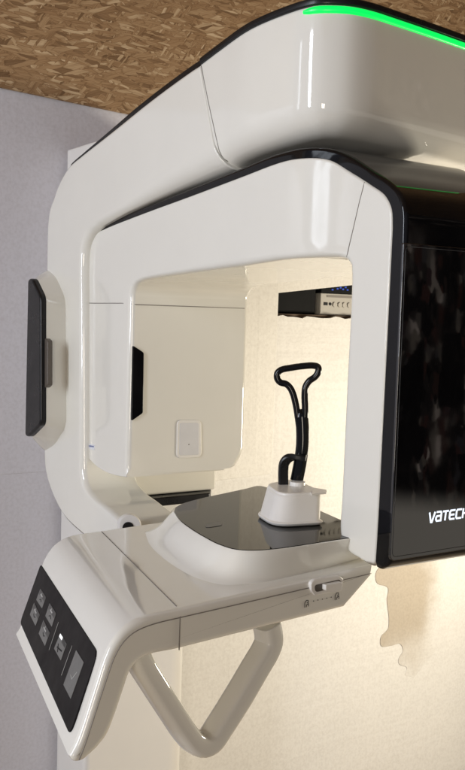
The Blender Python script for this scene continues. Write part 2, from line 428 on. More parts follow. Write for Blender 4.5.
# torn second layer, seen under the black panel
tp = [(388, 500), (384, 560), (376, 573), (377, 583), (388, 588), (387, 600), (389, 620), (388, 629), (381, 637), (381, 646), (391, 646), (400, 644), (403, 651), (399, 658), (399, 664), (407, 668), (405, 675), (413, 678), (413, 686), (411, 693), (414, 703), (417, 715), (413, 730), (418, 750), (424, 775)]
Y2 = WY-.0022
tq = [PY(x, y, Y2) for x, y in tp]
tq = catmull(tq, 150) + [Vector((3.6, Y2, Z0-1.7)), Vector((3.6, Y2, Z0-.30))]
for p in tq:
    t = min(max((PY(400, 664, WY).z-p.z)/.22, 0), 1); p.y += .010*t*t*(3-2*t)
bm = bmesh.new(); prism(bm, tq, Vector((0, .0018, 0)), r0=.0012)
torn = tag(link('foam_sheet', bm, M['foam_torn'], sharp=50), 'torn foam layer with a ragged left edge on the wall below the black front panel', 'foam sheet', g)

# ------------------------------------------------------------------ machine
SX = .92                        # side plane of the rotating unit
FX = .90                        # side plane of the fixed C-frame
machine = thing('dental_xray_machine', 'glossy white and black dental panoramic X-ray machine standing against the foam-covered wall', 'x-ray machine', (1.19, 2.29, 0))

# --- mast
bm = bmesh.new()
mo = rounded([Vector((1.034, 2.20, 0)), Vector((1.345, 2.20, 0)), Vector((1.345, 2.385, 0)), Vector((1.034, 2.385, 0))], [.018, .06, .01, .01], 8)
prism(bm, mo, Vector((0, 0, Z0+.424)), r1=.006)
mast = link('mast', bm, M['white_satin'], machine, sharp=40)

# --- C-frame: lower arm, spine and overhead arm up to its cover joint
def fx(l): return [PX(a, b, FX) for a, b in l]
fO = [fx([(235, 607), (180, 590), (120, 560), (78, 530), (61, 512), (49, 486), (44.2, 466), (43.6, 445)]),
      fx([(43.6, 445), (45, 360), (46.5, 260), (47.5, 222), (49.7, 207), (53, 198), (58, 184), (68, 166.5), (82, 154)]),
      fx([(82, 154), (111, 131), (150, 99.5), (190, 70), (201, 63)])]
fI = [fx([(255, 568), (200, 552), (150, 536), (120, 520), (103, 506), (92, 497), (85, 487), (82, 474), (81.5, 455)]),
      fx([(81.5, 455), (81.5, 360), (81.5, 300), (81.5, 262), (83, 246), (88, 234.5), (97, 225.5)]),
      fx([(97, 225.5), (126, 209.5), (170, 188), (210, 171), (219.5, 167)])]
nO = [60, 80, 50]
def joinseg(segs, ns):
    out = []
    for s, n in zip(segs, ns):
        c = catmull(s, n); out += c if not out else c[1:]
    return out
O, I = joinseg(fO, nO), joinseg(fI, nO)
def wf(p):
    t = min(max((p.z-Z0-.10)/.25, 0), 1); t = t*t*(3-2*t)
    return .135 + .19*t
Ws = [wf((o+i)/2) for o, i in zip(O, I)]
bm = bmesh.new(); band(bm, O, I, Ws, Ws, rO=.010, rI=[.016+.03*min(max((i-150)/30, 0), 1) for i in range(len(O))], nf=8)
frame = link('support_frame', bm, M['white_gloss'], machine)
# thin black trim along the outer edge
def offset_path(path, d):
    out = []
    for i, p in enumerate(path):
        a = path[max(i-1, 0)]; b = path[min(i+1, len(path)-1)]; t = (b-a).normalized()
        out.append(p + Vector((1, 0, 0)).cross(t)*d)
    return out
cx = PX(150, 350, FX)
sgn = 1 if (offset_path(O, .01)[90]-cx).length > (O[90]-cx).length else -1
yS0 = PX(200, 75, FX).y
i0 = [i for i, p in enumerate(O) if p.z > PX(68, 166, FX).z and i > 100][0]
tr = [p for p in O[i0:] if p.y > yS0-.004]
wid = [.0025+.0075*min(1, k/30) for k in range(len(tr))]
trO = [a+(b-a)*w for a, b, w in zip(tr, offset_path(tr, sgn), wid)]
bm = bmesh.new(); band(bm, [p+Vector((.004, 0, 0)) for p in trO], [p+Vector((.004, 0, 0)) for p in offset_path(tr, -sgn*.002)], [.3]*len(tr), [.3]*len(tr), rO=.003, rI=.0005, nf=2, rb=.001)
link('edge_trim', bm, M['black_satin'], frame)
i1 = [i for i, p in enumerate(O) if p.z > PX(47, 480, FX).z][0]; tr = O[20:i1]
bm = bmesh.new(); band(bm, [p+Vector((.006, 0, 0)) for p in offset_path(tr, sgn*.005)], [p+Vector((.006, 0, 0)) for p in offset_path(tr, -sgn*.002)], [.12]*len(tr), [.12]*len(tr), rO=.002, rI=.0005, nf=2, rb=.001)
link('edge_gasket', bm, M['seam'], frame)

# side housing on the spine with its black plate and latch
BXo = .845
base = [PX(a, b, FX+.012) for a, b in ((47.5, 266), (60, 276), (70, 300), (71, 425), (60, 446), (45, 455))]
outer = [PX(a, b, BXo) for a, b in ((33.5, 279), (37.5, 278.5), (46.5, 297), (46.5, 424), (34, 436.5), (30.5, 436))]
base = rounded(base, .03, 6); outer = rounded(outer, .012, 6)
bm = bmesh.new()
mid = [a.lerp(b, .5) + Vector((-.006, 0, 0)) for a, b in zip(base, outer)]
loops = []
for k in range(9):
    t = k/8; loops.append([(1-t)**2*a + 2*t*(1-t)*m + t*t*b for a, m, b in zip(base, mid, outer)])
bridge(bm, loops)
hous = link('side_housing', bm, M['white_gloss'], machine, sharp=50)
bm = bmesh.new(); prism(bm, [p+Vector((-.0005, 0, 0)) for p in outer], Vector((-.014, 0, 0)), r1=.006)
link('face_plate', bm, M['black_satin'], hous, sharp=50)
bm = bmesh.new()
lp = rounded([PX(a, b, BXo-.004) for a, b in ((44.5, 338), (47.6, 341), (47.6, 385), (44.5, 388))], .004, 5)
prism(bm, lp, Vector((.012, 0, 0)), r0=.002)
link('latch', bm, M['latch_brown'], hous, sharp=50)

# carriage block behind the lower arm, with black underside
cr = PY(216, 480, 2.06)
cb = PY(200, 491, 2.06).z
bm = bmesh.new(); box(bm, (1.045, 2.06, cb), (cr.x, 2.20, Z0+.05), r=.006)
car = link('mast_carriage', bm, M['white_gloss'], machine, sharp=40)
bm = bmesh.new(); prism(bm, rounded([Vector((1.05, 2.03, cb-.001)), Vector((cr.x-.035, 2.03, cb-.001)), Vector((cr.x-.004, 2.075, cb-.001)), Vector((cr.x-.004, 2.19, cb-.001)), Vector((1.05, 2.19, cb-.001))], .006), Vector((0, 0, -.022)), r0=.003, r1=.003)
link('guide_plate', bm, M['black_satin'], car, sharp=40)

# --- overhead arm head
ZT = .474
tp = [(292, 8), (303, 5.5), (318, 3.2), (335, 3), (352, 4.2), (372, 8.5), (395, 16), (430, 28), (465, 40.5)]
front = [PZ(a, b, ZT+.012) for a, b in tp]
dirr = (front[-1]-front[-3]).normalized()
yS = PX(200, 75, FX).y
HX = FX-.0016
plan = [Vector((HX, yS-.004, 0)), Vector((HX, 1.42, 0)), Vector((HX, 1.33, 0))] + [Vector((p.x, p.y, 0)) for p in front] + [Vector((front[-1].x, front[-1].y, 0)) + Vector((dirr.x, dirr.y, 0))*s for s in (.06, .12, .18)]
plan = [p for p in plan if True]
pl = catmull(plan, 90)
end = pl[-1]
pl += [Vector((end.x+.01, end.y+.05, 0)), Vector((end.x+.012, yS-.004, 0))]
zfr = PX(300, 5, FX).z-Z0; zse = PX(200, 64.5, FX).z-Z0
yf = PX(300, 5, FX).y
def ztop(y):
    t = (y-yf)/(yS-yf); return zfr + .007 + (zse-zfr-.007)*min(max(t, 0), 1.2) + .006*math.sin(math.pi*min(max(t, 0), 1))
zb_s = PX(221, 165, FX).z-Z0
def zbot(y):
    t = min(max((y-1.22)/(yS-1.22), 0), 1); return .288 + (zb_s-.288)*t
NZ = Vector((0, 0, 1))
loops = []
R = .052
DIR = [(b-a)*100 for a, b in zip(pl, inward(pl, .01, NZ))]
def kb(y): return min(max((y-1.26)/(yS-1.26), 0), 1)
def Ri(y): return 1-.12*kb(y)
def Rz(y): return .050-.004*kb(y)
yB = PX(219, 163, FX).y
def lvl(inset, f):
    out = []
    for q, dr_ in zip(pl, DIR):
        p = q + dr_*inset*(Ri(q.y) if inset > .007 else 1)
        z = f(p.y); y = p.y
        if q.y > yS-.02: y = yS-.004; z = f(y)
        t = min(max((z-zbot(y))/(ztop(y)-zbot(y)), 0), 1); k = min(max((y-1.34)/(yS-1.34), 0), 1)
        out.append(Vector((p.x, y - k*k*(1-t)*(yS-yB), Z0+z)))
    return out
loops.append(lvl(R, lambda y: zbot(y)))
for k in range(1, 9):
    a = math.pi/2*k/8
    loops.append(lvl(R*(1-math.sin(a)), lambda y, a=a: zbot(y)+Rz(y)*(1-math.cos(a))))
for k in range(1, 7):
    loops.append(lvl(-.0012*math.sin(math.pi*k/7), lambda y, k=k: zbot(y)+Rz(y) + (ztop(y)-.006-zbot(y)-Rz(y))*k/7))
for k in range(0, 5):
    a = math.pi/2*k/4; loops.append(lvl(.006*(1-math.cos(a)), lambda y, a=a: ztop(y)-.006+.006*math.sin(a)))
bm = bmesh.new(); bridge(bm, loops)
head = link('overhead_arm', bm, M['white_gloss'], machine, sharp=60)
def ribbon(name, mat, a0, a1, out, th, z0, z1, r=.002):
    """strip following the plan outline of the head between indices a0..a1"""
    bm = bmesh.new(); loops = []
    seg = pl[a0:a1]
    for i, p in enumerate(seg):
        a = seg[max(i-1, 0)]; b = seg[min(i+1, len(seg)-1)]; t = (b-a).normalized(); n = Vector((t.y, -t.x, 0))*HS
        zt = ztop(p.y)
        lo, hi = Z0+zt+z0, Z0+zt+z1
        if r > .0025:
            k = min(1, (i+.4)/3.0); k = math.sqrt(max(1-(1-k)**2, .02)); m_ = (lo+hi)/2; lo, hi = m_+(lo-m_)*k, m_+(hi-m_)*k
        q0, q1 = p+n*(out-th), p+n*out
        rr = min(r, (hi-lo)*.3)
        loops.append([Vector((q0.x, q0.y, lo)), Vector(((q1-n*rr).x, (q1-n*rr).y, lo)), Vector((q1.x, q1.y, lo+rr)), Vector((q1.x, q1.y, hi-rr)), Vector(((q1-n*rr).x, (q1-n*rr).y, hi)), Vector((q0.x, q0.y, hi))])
    bridge(bm, loops)
    return link(name, bm, mat, head, sharp=50)
_p = pl[40]; _t = (pl[41]-pl[39]).normalized(); HS = 1 if (_p+Vector((_t.y, -_t.x, 0))*.1 - Vector((1.2, 1.5, 0))).length > (_p-Vector((1.2, 1.5, 0))).length else -1
iL = min(range(90), key=lambda i: (pl[i]-Vector((front[1].x, front[1].y, 0))).length)
ribbon('top_trim', M['black_satin'], 0, 90, .0025, .03, -.0015, .010)
ribbon('light_strip', M['led_green'], iL, 90, .0035, .012, -.0145, -.003, r=.003)
# joint line of the cover
hb_ = [v for v in lvl(0, zbot)]
seam(onmesh(head, [(201.5, 66), (204, 80), (209, 105), (214.5, 130), (219, 150), (222.5, 158), (228, 161.5)]), head, .0008)

# --- rotating unit
def gshift(y):
    t = min(max((1.245-y)/.13, 0), 1); t = t*t*(3-2*t); return .031*t
def PS(px, py, off=0.0):
    x = SX
    for _ in range(12): p = PX(px, py, x+off); x = SX+gshift(p.y)
    return p
def ps(l): return [PS(a, b) for a, b in l]
YI = 1.778                      # inner face of the far arm
YN = 1.000                      # outer face of the near arm
zb = -.3455                     # underside of the far arm
sO = [ps([(127, 477.5), (116, 475.8), (104, 471.5), (94, 464.5), (86, 454), (83, 440), (82.6, 400), (83, 330)]),
      ps([(83, 330), (83.6, 280), (85, 260), (89, 243), (96, 233.5), (104, 229), (140, 214.5), (190, 196), (240, 177)]),
      ps([(240, 177), (280, 162), (297, 158.5), (318, 158), (330, 160.5), (348, 171), (370, 185), (384, 195.5), (390.5, 209), (391.5, 228)]),
      ps([(391.5, 228), (388.5, 290), (382, 420), (377, 520), (375, 553), (374, 566)])]
inn = [W3(SX, YI, z) for z in (-.343, -.335, -.31, -.2, -.04)]
sI = [inn, [inn[-1], W3(SX, YI, .022)] + ps([(131.5, 291), (134.5, 284.5), (141, 280.5), (150, 278.3), (200, 271), (235, 266.3)]),
      ps([(235, 266.3), (280, 259.5), (298, 258), (325, 257.4), (338, 257.8), (345, 260.5), (348.6, 267)]),
      ps([(348.6, 267), (349, 280), (344, 390), (339, 500), (337.5, 532), (340.5, 546), (349, 554.5), (362, 560.5)])]
ns = [46, 60, 60, 60]
O, I = joinseg(sO, ns), joinseg(sI, ns)
SW = .30
def depth(p, far, px):
    if far:
        h = max(p.z-Z0-zb, 0); Rr = .055
        if h < Rr: return SW - Rr + math.sqrt(max(Rr*Rr-(Rr-h)**2, 0)) - gshift(p.y)
    return SW - gshift(p.y)
far = [i < 60 for i in range(len(O))]
Wo = [depth(p, f, 0) for p, f in zip(O, far)]; Wi = [depth(p, f, 0) for p, f in zip(I, far)]
bm = bmesh.new(); band(bm, O, I, Wo, Wi, rO=.004, rI=.013, nf=14, rb=.012, surf=lambda y: SX+gshift(y))
unit = link('rotating_unit', bm, M['white_gloss'], machine)
# black shell wrapped round the outside
kO = [ps([(84, 459), (81.6, 440), (81.2, 400), (81.4, 330)]),
      ps([(81.4, 330), (82, 280), (83, 260), (86.5, 244), (92, 233), (99, 226.3), (130, 211.5), (185, 189.5), (238, 168)]),
      ps([(238, 168), (275, 153), (300, 147.5), (325, 147.5), (345, 153.5), (367, 167.5), (388, 182), (399.5, 195), (404, 213), (404, 228)])]
near = [Vector((PS(404, 228).x, PS(404, 228).y, PS(404, 228).z))]
kO.append(near + ps([(402, 290), (396, 420), (391.5, 520), (390.5, 550), (387.5, 564), (381, 569.5)]))
kI = [ps([(86, 455.5), (83, 440), (82.6, 400), (83, 330)]), sO[1], sO[2], ps([(391.5, 228), (388.5, 290), (382, 420), (377, 520), (375, 553), (374.5, 562), (376, 567)])]
ns = [24, 60, 60, 60]
KO, KI = joinseg(kO, ns), joinseg(kI, ns)
sh = Vector((.002, 0, 0))
bm = bmesh.new(); Wk = [SW+.003-gshift(p.y) for p in KO]
band(bm, [p+sh for p in KO], [p+sh for p in KI], Wk, Wk, rO=.007, rI=.0006, nf=3, rb=.006)
shell = link('outer_shell', bm, M['black_gloss'], unit)

# front glass on the near arm's outer face, with its inset line and the lit name
no = [p for p in KO if p.z-Z0 < .13 and p.y < 1.08]
yn = min(p.y for p in no)
ypn = yn-.0022
gx0 = PY(393.5, 480, ypn).x
def pf(a, b, d=0): return PY(a, b, ypn-d)
gl = [Vector((gx0, ypn, Z0+.11)), Vector((gx0, ypn, pf(393.5, 561).z)), Vector((1.215, ypn, pf(393.5, 561).z)), Vector((1.215, ypn, Z0+.11))]
bm = bmesh.new(); prism(bm, rounded(gl, [.003, .010, .010, .003], 6), Vector((0, .004, 0)), r0=.0012)
pane = link('front_panel', bm, M['black_glass'], unit, sharp=50)
ln = rounded([Vector((gx0+.004, ypn-.0002, Z0+.105)), Vector((gx0+.004, ypn-.0002, pf(393.5, 561).z+.006)), Vector((1.211, ypn-.0002, pf(393.5, 561).z+.006)), Vector((1.211, ypn-.0002, Z0+.105))], .008, 6)
seam(ln+[ln[0]], pane, .0004, M['seam_soft'])
# lettering
S = {'V': [[(0, 1), (.42, 0), (.58, 0), (1, 1)]],
     'a': [[(.08, .96), (.8, .96), (.94, .82), (.94, .06), (.2, .06), (.06, .2), (.06, .42), (.2, .54), (.94, .54)]],
     'T': [[(0, .94), (1, .94)], [(.5, .94), (.5, 0)]],
     'E': [[(1, .94), (.2, .94), (.06, .8), (.06, .2), (.2, .06), (1, .06)], [(.06, .5), (.9, .5)]],
     'C': [[(1, .94), (.2, .94), (.06, .8), (.06, .2), (.2, .06), (1, .06)]],
     'H': [[(.06, 1), (.06, 0)], [(.94, 1), (.94, 0)], [(.06, .5), (.94, .5)]]}
def stroke(bm, pts, w, nrm, th, miter=True):
    """flat ribbon along a planar polyline, th thick towards -nrm"""
    L, Rr = [], []
    for i, p in enumerate(pts):
        a = pts[max(i-1, 0)]; b = pts[min(i+1, len(pts)-1)]
        if 0 < i < len(pts)-1:
            t1 = (p-a).normalized(); t2 = (b-p).normalized(); t = (t1+t2).normalized(); k = max(t.dot(t1), .5)
        else: t = (b-a).normalized(); k = 1
        s = nrm.cross(t)*w/2/k; L.append(p+s); Rr.append(p-s)
    loops = [[l, r, r-nrm*th, l-nrm*th] for l, r in zip(L, Rr)]
    bridge(bm, loops)
bm = bmesh.new()
p0 = pf(428.5, 522.6, .0006); p1 = pf(464.5, 515.5, .0006)
hL = .0150; adv = .0143; wl = .0117
for k, ch in enumerate('VaTECH'):
    for st in S[ch]:
        pts = [Vector((p0.x + k*adv + (u*wl) + v*.0016, ypn-.0006-.00003*S[ch].index(st), p0.z + v*hL)) for u, v in st]
        stroke(bm, pts, .0028, Vector((0, -1, 0)), .0006)
link('name_letters', bm, M['logo_white'], pane, smooth=False)

# details of the far arm
def onI(a, b, d=0): return PY(a, b, YI-d)
bm = bmesh.new(); sl_ = [onI(a, b, .0035) for a, b in ((133.2, 345.5), (144, 352.6), (143.2, 413), (131.8, 421))]
prism(bm, rounded(sl_, .004, 4), Vector((0, .01, 0)), r0=.001)
slot = link('sensor_slot', bm, M['black_gloss'], unit, sharp=40)
bm = bmesh.new(); wf_ = rounded([onI(a, b, .0022) for a, b in ((177.5, 420), (201.3, 420), (201.6, 457.3), (176.8, 458.5))], .012, 7)
prism(bm, wf_, Vector((0, .004, 0)), r0=.0015)
win = link('beam_window', bm, M['white_satin'], unit, sharp=40)
bm = bmesh.new(); prism(bm, [p+Vector((0, -.0005, 0)) for p in inward(wf_, .006, Vector((0, 1, 0)))], Vector((0, .003, 0)), r0=.001)
link('frosted_insert', bm, M['frosted'], win, sharp=40)
bm = bmesh.new(); c0 = onI(189, 444.5, .0028); tube(bm, [c0, c0+Vector((0, .001, 0))], .0016, 12); link('screw', bm, M['seam'], win, wn=False)
zsI = onI(190, 306.5).z
ss = [PS(83, 303)] + [PS(a, 303.2) for a in (95, 108, 122)]
ss = [p+Vector((-.0003, 0, 0)) for p in ss] + [Vector((SX+.004, YI+.004, ss[-1].z*.5+zsI*.5)), Vector((SX+.013, YI-.0002, zsI)), Vector((1.06, YI-.0002, zsI)), Vector((SX+SW-.012, YI-.0002, zsI))]
seam(ss, unit, .0008)
seam(onmesh(unit, [(364.5, 182), (359, 203), (354, 225), (349, 246), (345.5, 262)]), unit, .0007)
bm = bmesh.new(); prism(bm, [PS(a, b, -.0008) for a, b in ((83.4, 442.5), (94.5, 445), (94.5, 450), (83.4, 447.5))], Vector((.002, 0, 0)))
stk = link('sticker', bm, M['sticker'], unit, smooth=False)
bm = bmesh.new()
for k in range(5):
    a = 84.5+k*1.95; stroke(bm, [PS(a, 445.5+.22*k, -.0012), PS(a+1.3, 445.7+.22*k, -.0012)], .0035, Vector((-1, 0, 0)), .0006)
link('print', bm, M['ink_blue'], stk, smooth=False)

# --- table with touch console: one L-bent section run along SD
ZD = -.377
A = PZ(180, 610, ZD); B = PZ(372, 566, ZD)
TD = (B-A).normalized(); SV = PZ(100, 530, ZD)-A; SD = SV.normalized(); SL = SV.length
FN = TD.cross(NZ).normalized()          # normal of the near end plane
if FN.dot(fw) > 0: FN = -FN
def onF(a, b, s=0.0): return PP(a, b, A+SD*s, FN)
prof = [(374, 565.6), (180, 610), (158, 614.5), (143, 618.5), (130, 625), (119, 634.5), (110, 648), (103.5, 663), (93.5, 694), (76, 746), (69.5, 758), (74, 765), (84, 763), (98, 750), (108, 737), (117, 715), (126, 688), (131, 673.5), (138, 664), (150, 657), (176, 651.3), (345, 608.2), (372, 577)]
rad = [.006, 0, 0, 0, 0, 0, 0, 0, 0, .004, .012, .008, .004, .01, .01, 0, 0, 0, 0, 0, 0, .006, .006]
pr = [onF(a, b) for a, b in prof]
def smooth_prof():
    segA = catmull(pr[1:11], 46); segB = catmull(pr[13:21], 40)
    return rounded([pr[0]] , [0], 1)*0 + [pr[0]] + segA + rounded([pr[10], pr[11], pr[12], pr[13]], [0, .006, .006, 0], 4)[1:-1] + segB + [pr[21], pr[22]]
outl = smooth_prof()
bm = bmesh.new(); prism(bm, outl, SD*SL*1.0, r0=.011, r1=.012, seg=6)
table = link('chin_table', bm, M['white_gloss'], machine, sharp=50)
# seams: along the near edge, across the deck, down the front
edge = catmull([onF(a, b) + FN*.0003 for a, b in ((371, 573.5), (345, 579.5), (225, 607.3), (180, 617.6), (160, 622.3), (147, 626.3), (134, 632.5), (123, 642.5), (114.5, 657), (108, 675), (98, 705), (84, 747.5), (79, 760))], 80)
seam(edge, table, .0007)
seam([A + SV*t + NZ*.0002 for t in (.035, .3, .6, .97)], table, .0008)
seam([A + SV*.028 + NZ*-.0015, A+FN*.001+SD*.004-NZ*.006, onF(180, 618)+FN*.0003, onF(179, 650)+FN*.0003], table, .0008)
# touch panel on the sloping slab
q1, q2 = onF(103.5, 663), onF(76, 746)
KN = SD.cross(q2-q1).normalized()
if KN.dot(fw) > 0: KN = -KN
def onK(a, b, d=0.0): return PP(a, b, q1+KN*d, KN)
pc = rounded([onK(a, b, .0016) for a, b in ((40.5, 564.5), (97.5, 652.5), (69.5, 735), (20, 622.5))], [.006, .016, .012, .012], 7)
bm = bmesh.new(); prism(bm, pc, -KN*.004, r0=.0008)
panel = link('touch_panel', bm, M['panel_black'], table, sharp=40)
def key(pts, mat='button_grey', name='touch_key'):
    bm = bmesh.new(); prism(bm, rounded([onK(a, b, .0022) for a, b in pts], .0012, 3), -KN*.001)
    return link(name, bm, M[mat], panel, smooth=False)
keys = [((40.5, 588.6), (46, 597), (42, 608.4), (36.3, 599.7)), ((34.2, 602.6), (39.8, 614.5), (35.5, 625.8), (30, 614.5)),
        ((49.8, 603), (56, 613.2), (51.8, 626.8), (45.4, 616)), ((43.6, 620), (49.8, 632.6), (45, 646), (38.8, 633.5)),
        ((60.5, 633), (66.6, 644), (60.8, 660.5), (54.1, 648.5)), ((76.2, 650), (83.7, 662.4), (70.7, 699), (63.4, 684.7))]
ko = [key(k) for k in keys]
def icon(strokes, w, parent, mat='icon_light', d=.0026):
    bm = bmesh.new()
    for s in strokes: stroke(bm, [onK(a, b, d) for a, b in s], w, KN, .0003)
    return link('icon', bm, M[mat], panel, smooth=False)
def keypos(k, u, v):      # u along the top-right edge, v down the left edge
    a, b, c, d = [Vector(p) for p in keys[k]]; p = a + (b-a)*u + (d-a)*v; return (p.x, p.y)
for k, upw in ((0, 1), (1, 0), (2, 1), (3, 0)):
    tip, base_ = (.5, .62), .8
    ch = [keypos(k, .35, .72 if upw else .58), keypos(k, .5, .58 if upw else .72), keypos(k, .65, .72 if upw else .58)]
    fig = [keypos(k, .4, .1), keypos(k, .4, .38)]; fig2 = [keypos(k, .25, .3), keypos(k, .6, .3)]
    icon([ch], .0011, panel, 'panel_black'); icon([fig, fig2], .0022, panel)
    bm = bmesh.new(); prism(bm, [onK(*keypos(k, u, v), .0024) for u, v in ((.04, .02), (.96, .02), (.96, .42), (.04, .42))], -KN*.0005); link('key_cap', bm, M['seam_soft'], panel, smooth=False)
icon([[keypos(4, .2, .55), keypos(4, .45, .9)], [keypos(4, .2, .75), keypos(4, .8, .6)]], .002, panel, 'panel_black')
key([keypos(4, .45, .0), keypos(4, .98, .02), keypos(4, .98, .28), keypos(4, .45, .28)], 'seam_soft', 'icon')
bm = bmesh.new(); prism(bm, [onK(a, b, .0028) for a, b in ((60.2, 633.6), (62.6, 637.2), (61.5, 640), (59.2, 636.4))], -KN*.0005); link('indicator_light', bm, M['lamp_white'], panel, smooth=False)
icon([[(70.7, 674.5), (71.7, 679), (77, 672)]], .0010, panel)
icon([[(58.5, 622), (49, 650)]], .0008, panel); icon([[(72, 645.7), (61.4, 675.3)]], .0008, panel)

# raised hump with glass top
zg = ZD+.040
hb = [(141, 531), (146, 545), (160, 559), (176, 570), (195, 579.5), (222, 586), (258, 583.5), (345, 562.5), (366, 556)]
ht = [(172.5, 512), (179, 521.5), (190, 530), (203, 538), (219, 546), (237, 551), (262, 551.5), (338, 541), (352, 539)]
hbk = [PZ(a, b, ZD) for a, b in hb]; htk = [PZ(a, b, zg) for a, b in ht]
e1, e2 = PZ(345, 522, zg), PZ(262, 485.5, zg); e3 = PZ(200, 499, zg); e4 = PZ(181, 504.5, zg); e5 = PZ(173.5, 508.5, zg)
cen = (e1+e2+e3+htk[4])/4
topc = catmull(htk, 60) + [htk[-1].lerp(e1, .5)] + catmull([e1, e1.lerp(e2, .3), e1.lerp(e2, .6), e1.lerp(e2, .92), e2 + (e3-e2)*.06, e2.lerp(e3, .3), e2.lerp(e3, .6), e3, e4, e5], 50)
def outb(p):
    d = (p-cen); d.z = 0; d.normalize(); return Vector((p.x, p.y, Z0+ZD))+d*.03
botc = catmull(hbk, 60) + [outb(p) for p in topc[60:]]
botc[-1] = botc[-1].lerp(botc[0], .5)
loops = []
for k in range(11):
    t = k/10; s = t+(.22*math.sin(math.pi*t)*(1-t)); z = t**1.35
    l = []
    for a, b in zip(botc, topc):
        p = a.lerp(b, min(1, s)); l.append(Vector((p.x, p.y, a.z-.0015+(b.z-a.z+.0015)*z)))
    loops.append(l)
loops.append([Vector((p.x, p.y, topc[0].z+.0012)) for p in inward(topc, .0016, NZ)])
loops.append([Vector((p.x, p.y, topc[0].z+.0004)) for p in inward(topc, .0032, NZ)])
bm = bmesh.new(); bridge(bm, loops, cap0=False)
hump = link('raised_deck', bm, M['white_gloss'], table, sharp=60)
bm = bmesh.new(); prism(bm, [Vector((p.x, p.y, topc[0].z+.0018)) for p in inward(topc, .0034, NZ)], NZ*-.0035)
glass = link('glass_top', bm, M['table_glass'], table, smooth=False)
gz = zg+.0019
bm = bmesh.new(); prism(bm, rounded([PZ(a, b, gz+.0006) for a, b in ((204.5, 524.2), (221, 521.8), (222.5, 525.2), (206, 527.6))], .01, 6), NZ*-.0012)
link('touch_mark', bm, M['button_grey'], table, smooth=False)
# height slider
bm = bmesh.new(); ho = rounded([onF(a, b) + FN*.0045 for a, b in ((309, 582), (312.5, 578.8), (337.5, 575), (341.5, 578), (341, 586), (337.5, 590), (313, 595.5), (308.8, 590))], .003, 4)
prism(bm, ho, -FN*.006, r0=.002)
sld = link('slider_housing', bm, M['white_satin'], table, sharp=50)
bm = bmesh.new(); prism(bm, rounded([onF(a, b)+FN*.0052 for a, b in ((312, 584.5), (338, 578.6), (338.4, 585), (313, 591.5))], .005, 5), -FN*.001); link('slider_track', bm, M['latch_brown'], sld, sharp=50)
bm = bmesh.new(); prism(bm, rounded([onF(a, b)+FN*.0125 for a, b in ((319.5, 583), (336, 580), (336, 588.5), (328, 591), (319.5, 588.5))], .002, 4), -FN*.0075, r0=.0015); link('slider_knob', bm, M['white_satin'], sld, sharp=50)
bm = bmesh.new()
for k in range(5):
    c0 = onF(313.4+k*4.4, 601-k*.95)+FN*.0006; tube(bm, [c0, c0-FN*.0008], .0008, 8)
def pers(cx_, cy_, s, up_):
    for sg in ([(-2.2, 4), (-2.2, -1), (-.5, -3.5)], [(2.0, 3.5), (2.0, .5), (-.2, 1.5), (-.4, 4)], [(-.5, -3.5), (1.6, -3.2), (1.8, -1), (.2, -.6)]):
        stroke(bm, [onF(cx_+u*s, cy_+v*s*up_-u*.2)+FN*.0007 for u, v in sg], .0009, FN, .0005)
pers(306.5, 603.5, .9, 1); pers(336.8, 596, .9, 1)
link('slider_print', bm, M['ink_dark'], table, smooth=False)
# little swivel knob behind the deck
bm = bmesh.new(); kc = PY(130, 526, 1.70); ax = Vector((-.35, -.9, .12)).normalized()
tube(bm, [kc-ax*.03, kc-ax*.004, kc-ax*.001, kc], [.0235, .0235, .022, .0195], 32); kn = link('swivel_knob', bm, M['white_satin'], table, sharp=40)
bm = bmesh.new(); kd = kc+ax*.0008+Vector((-.004, 0, -.003)); tube(bm, [kd-ax*.004, kd], .0115, 24); link('knob_recess', bm, M['black_satin'], kn, sharp=40)

# hand grip: V-shaped bar hanging under the table
gs = .055
gp = [onF(a, b, gs) for a, b in ((134, 648), (141, 664), (152, 682), (170, 710), (186, 734), (193, 741.5), (201, 744), (210, 740), (219, 727), (238, 697), (255, 668), (265, 651), (268.5, 642), (268.5, 634), (266, 622))]
gc = catmull(gp, 90)
gr_ = [.0155+.0025*min(max((i-38)/25, 0), 1) for i in range(90)]
bm = bmesh.new(); loops = []
for i, p in enumerate(gc):
    t_ = (gc[min(i+1, 89)]-gc[max(i-1, 0)]).normalized(); n_ = FN.cross(t_).normalized(); l = []
    for k in range(28):
        a = 2*math.pi*k/28; c_, s_ = math.cos(a), math.sin(a)
        l.append(p + n_*gr_[i]*math.copysign(abs(c_)**.62, c_) + FN*.0195*math.copysign(abs(s_)**.62, s_))
    loops.append(l)
bridge(bm, loops); link('hand_grip', bm, M['white_gloss'], machine)

# ------------------------------------------------------------------ chin rest on the glass
chin = thing('chin_rest', 'white chin rest block with black clip and tall looped bar on the glass top', 'chin rest', PZ(292, 510, gz))
def cz(l, z): return [PZ(a, b, z) for a, b in l]
h0 = gz+.0045
zt_ = gz+.050
bT = cz(((265.6, 483.5), (281, 494.5), (323, 491.3)), zt_); bB = cz(((257.5, 514), (275, 525.3), (322.3, 522.5)), h0)
bT.append(PZ(294, 478.5, zt_)); bB.append(bB[2] + (bT[3]-bT[2])*1.12*Vector((1, 1, 0)).length/1.41421 )
bB[3].z = bB[0].z
rr_ = [.022, .036, .014, .02]
T_, B_ = rounded(bT, rr_, 10), rounded(bB, rr_, 10)
def scaled(loop, k, dz, dx=Vector()):
    c = sum(loop, Vector())/len(loop); return [Vector((c.x+(p.x-c.x)*k+dx.x, c.y+(p.y-c.y)*k+dx.y, p.z+dz)) for p in loop]
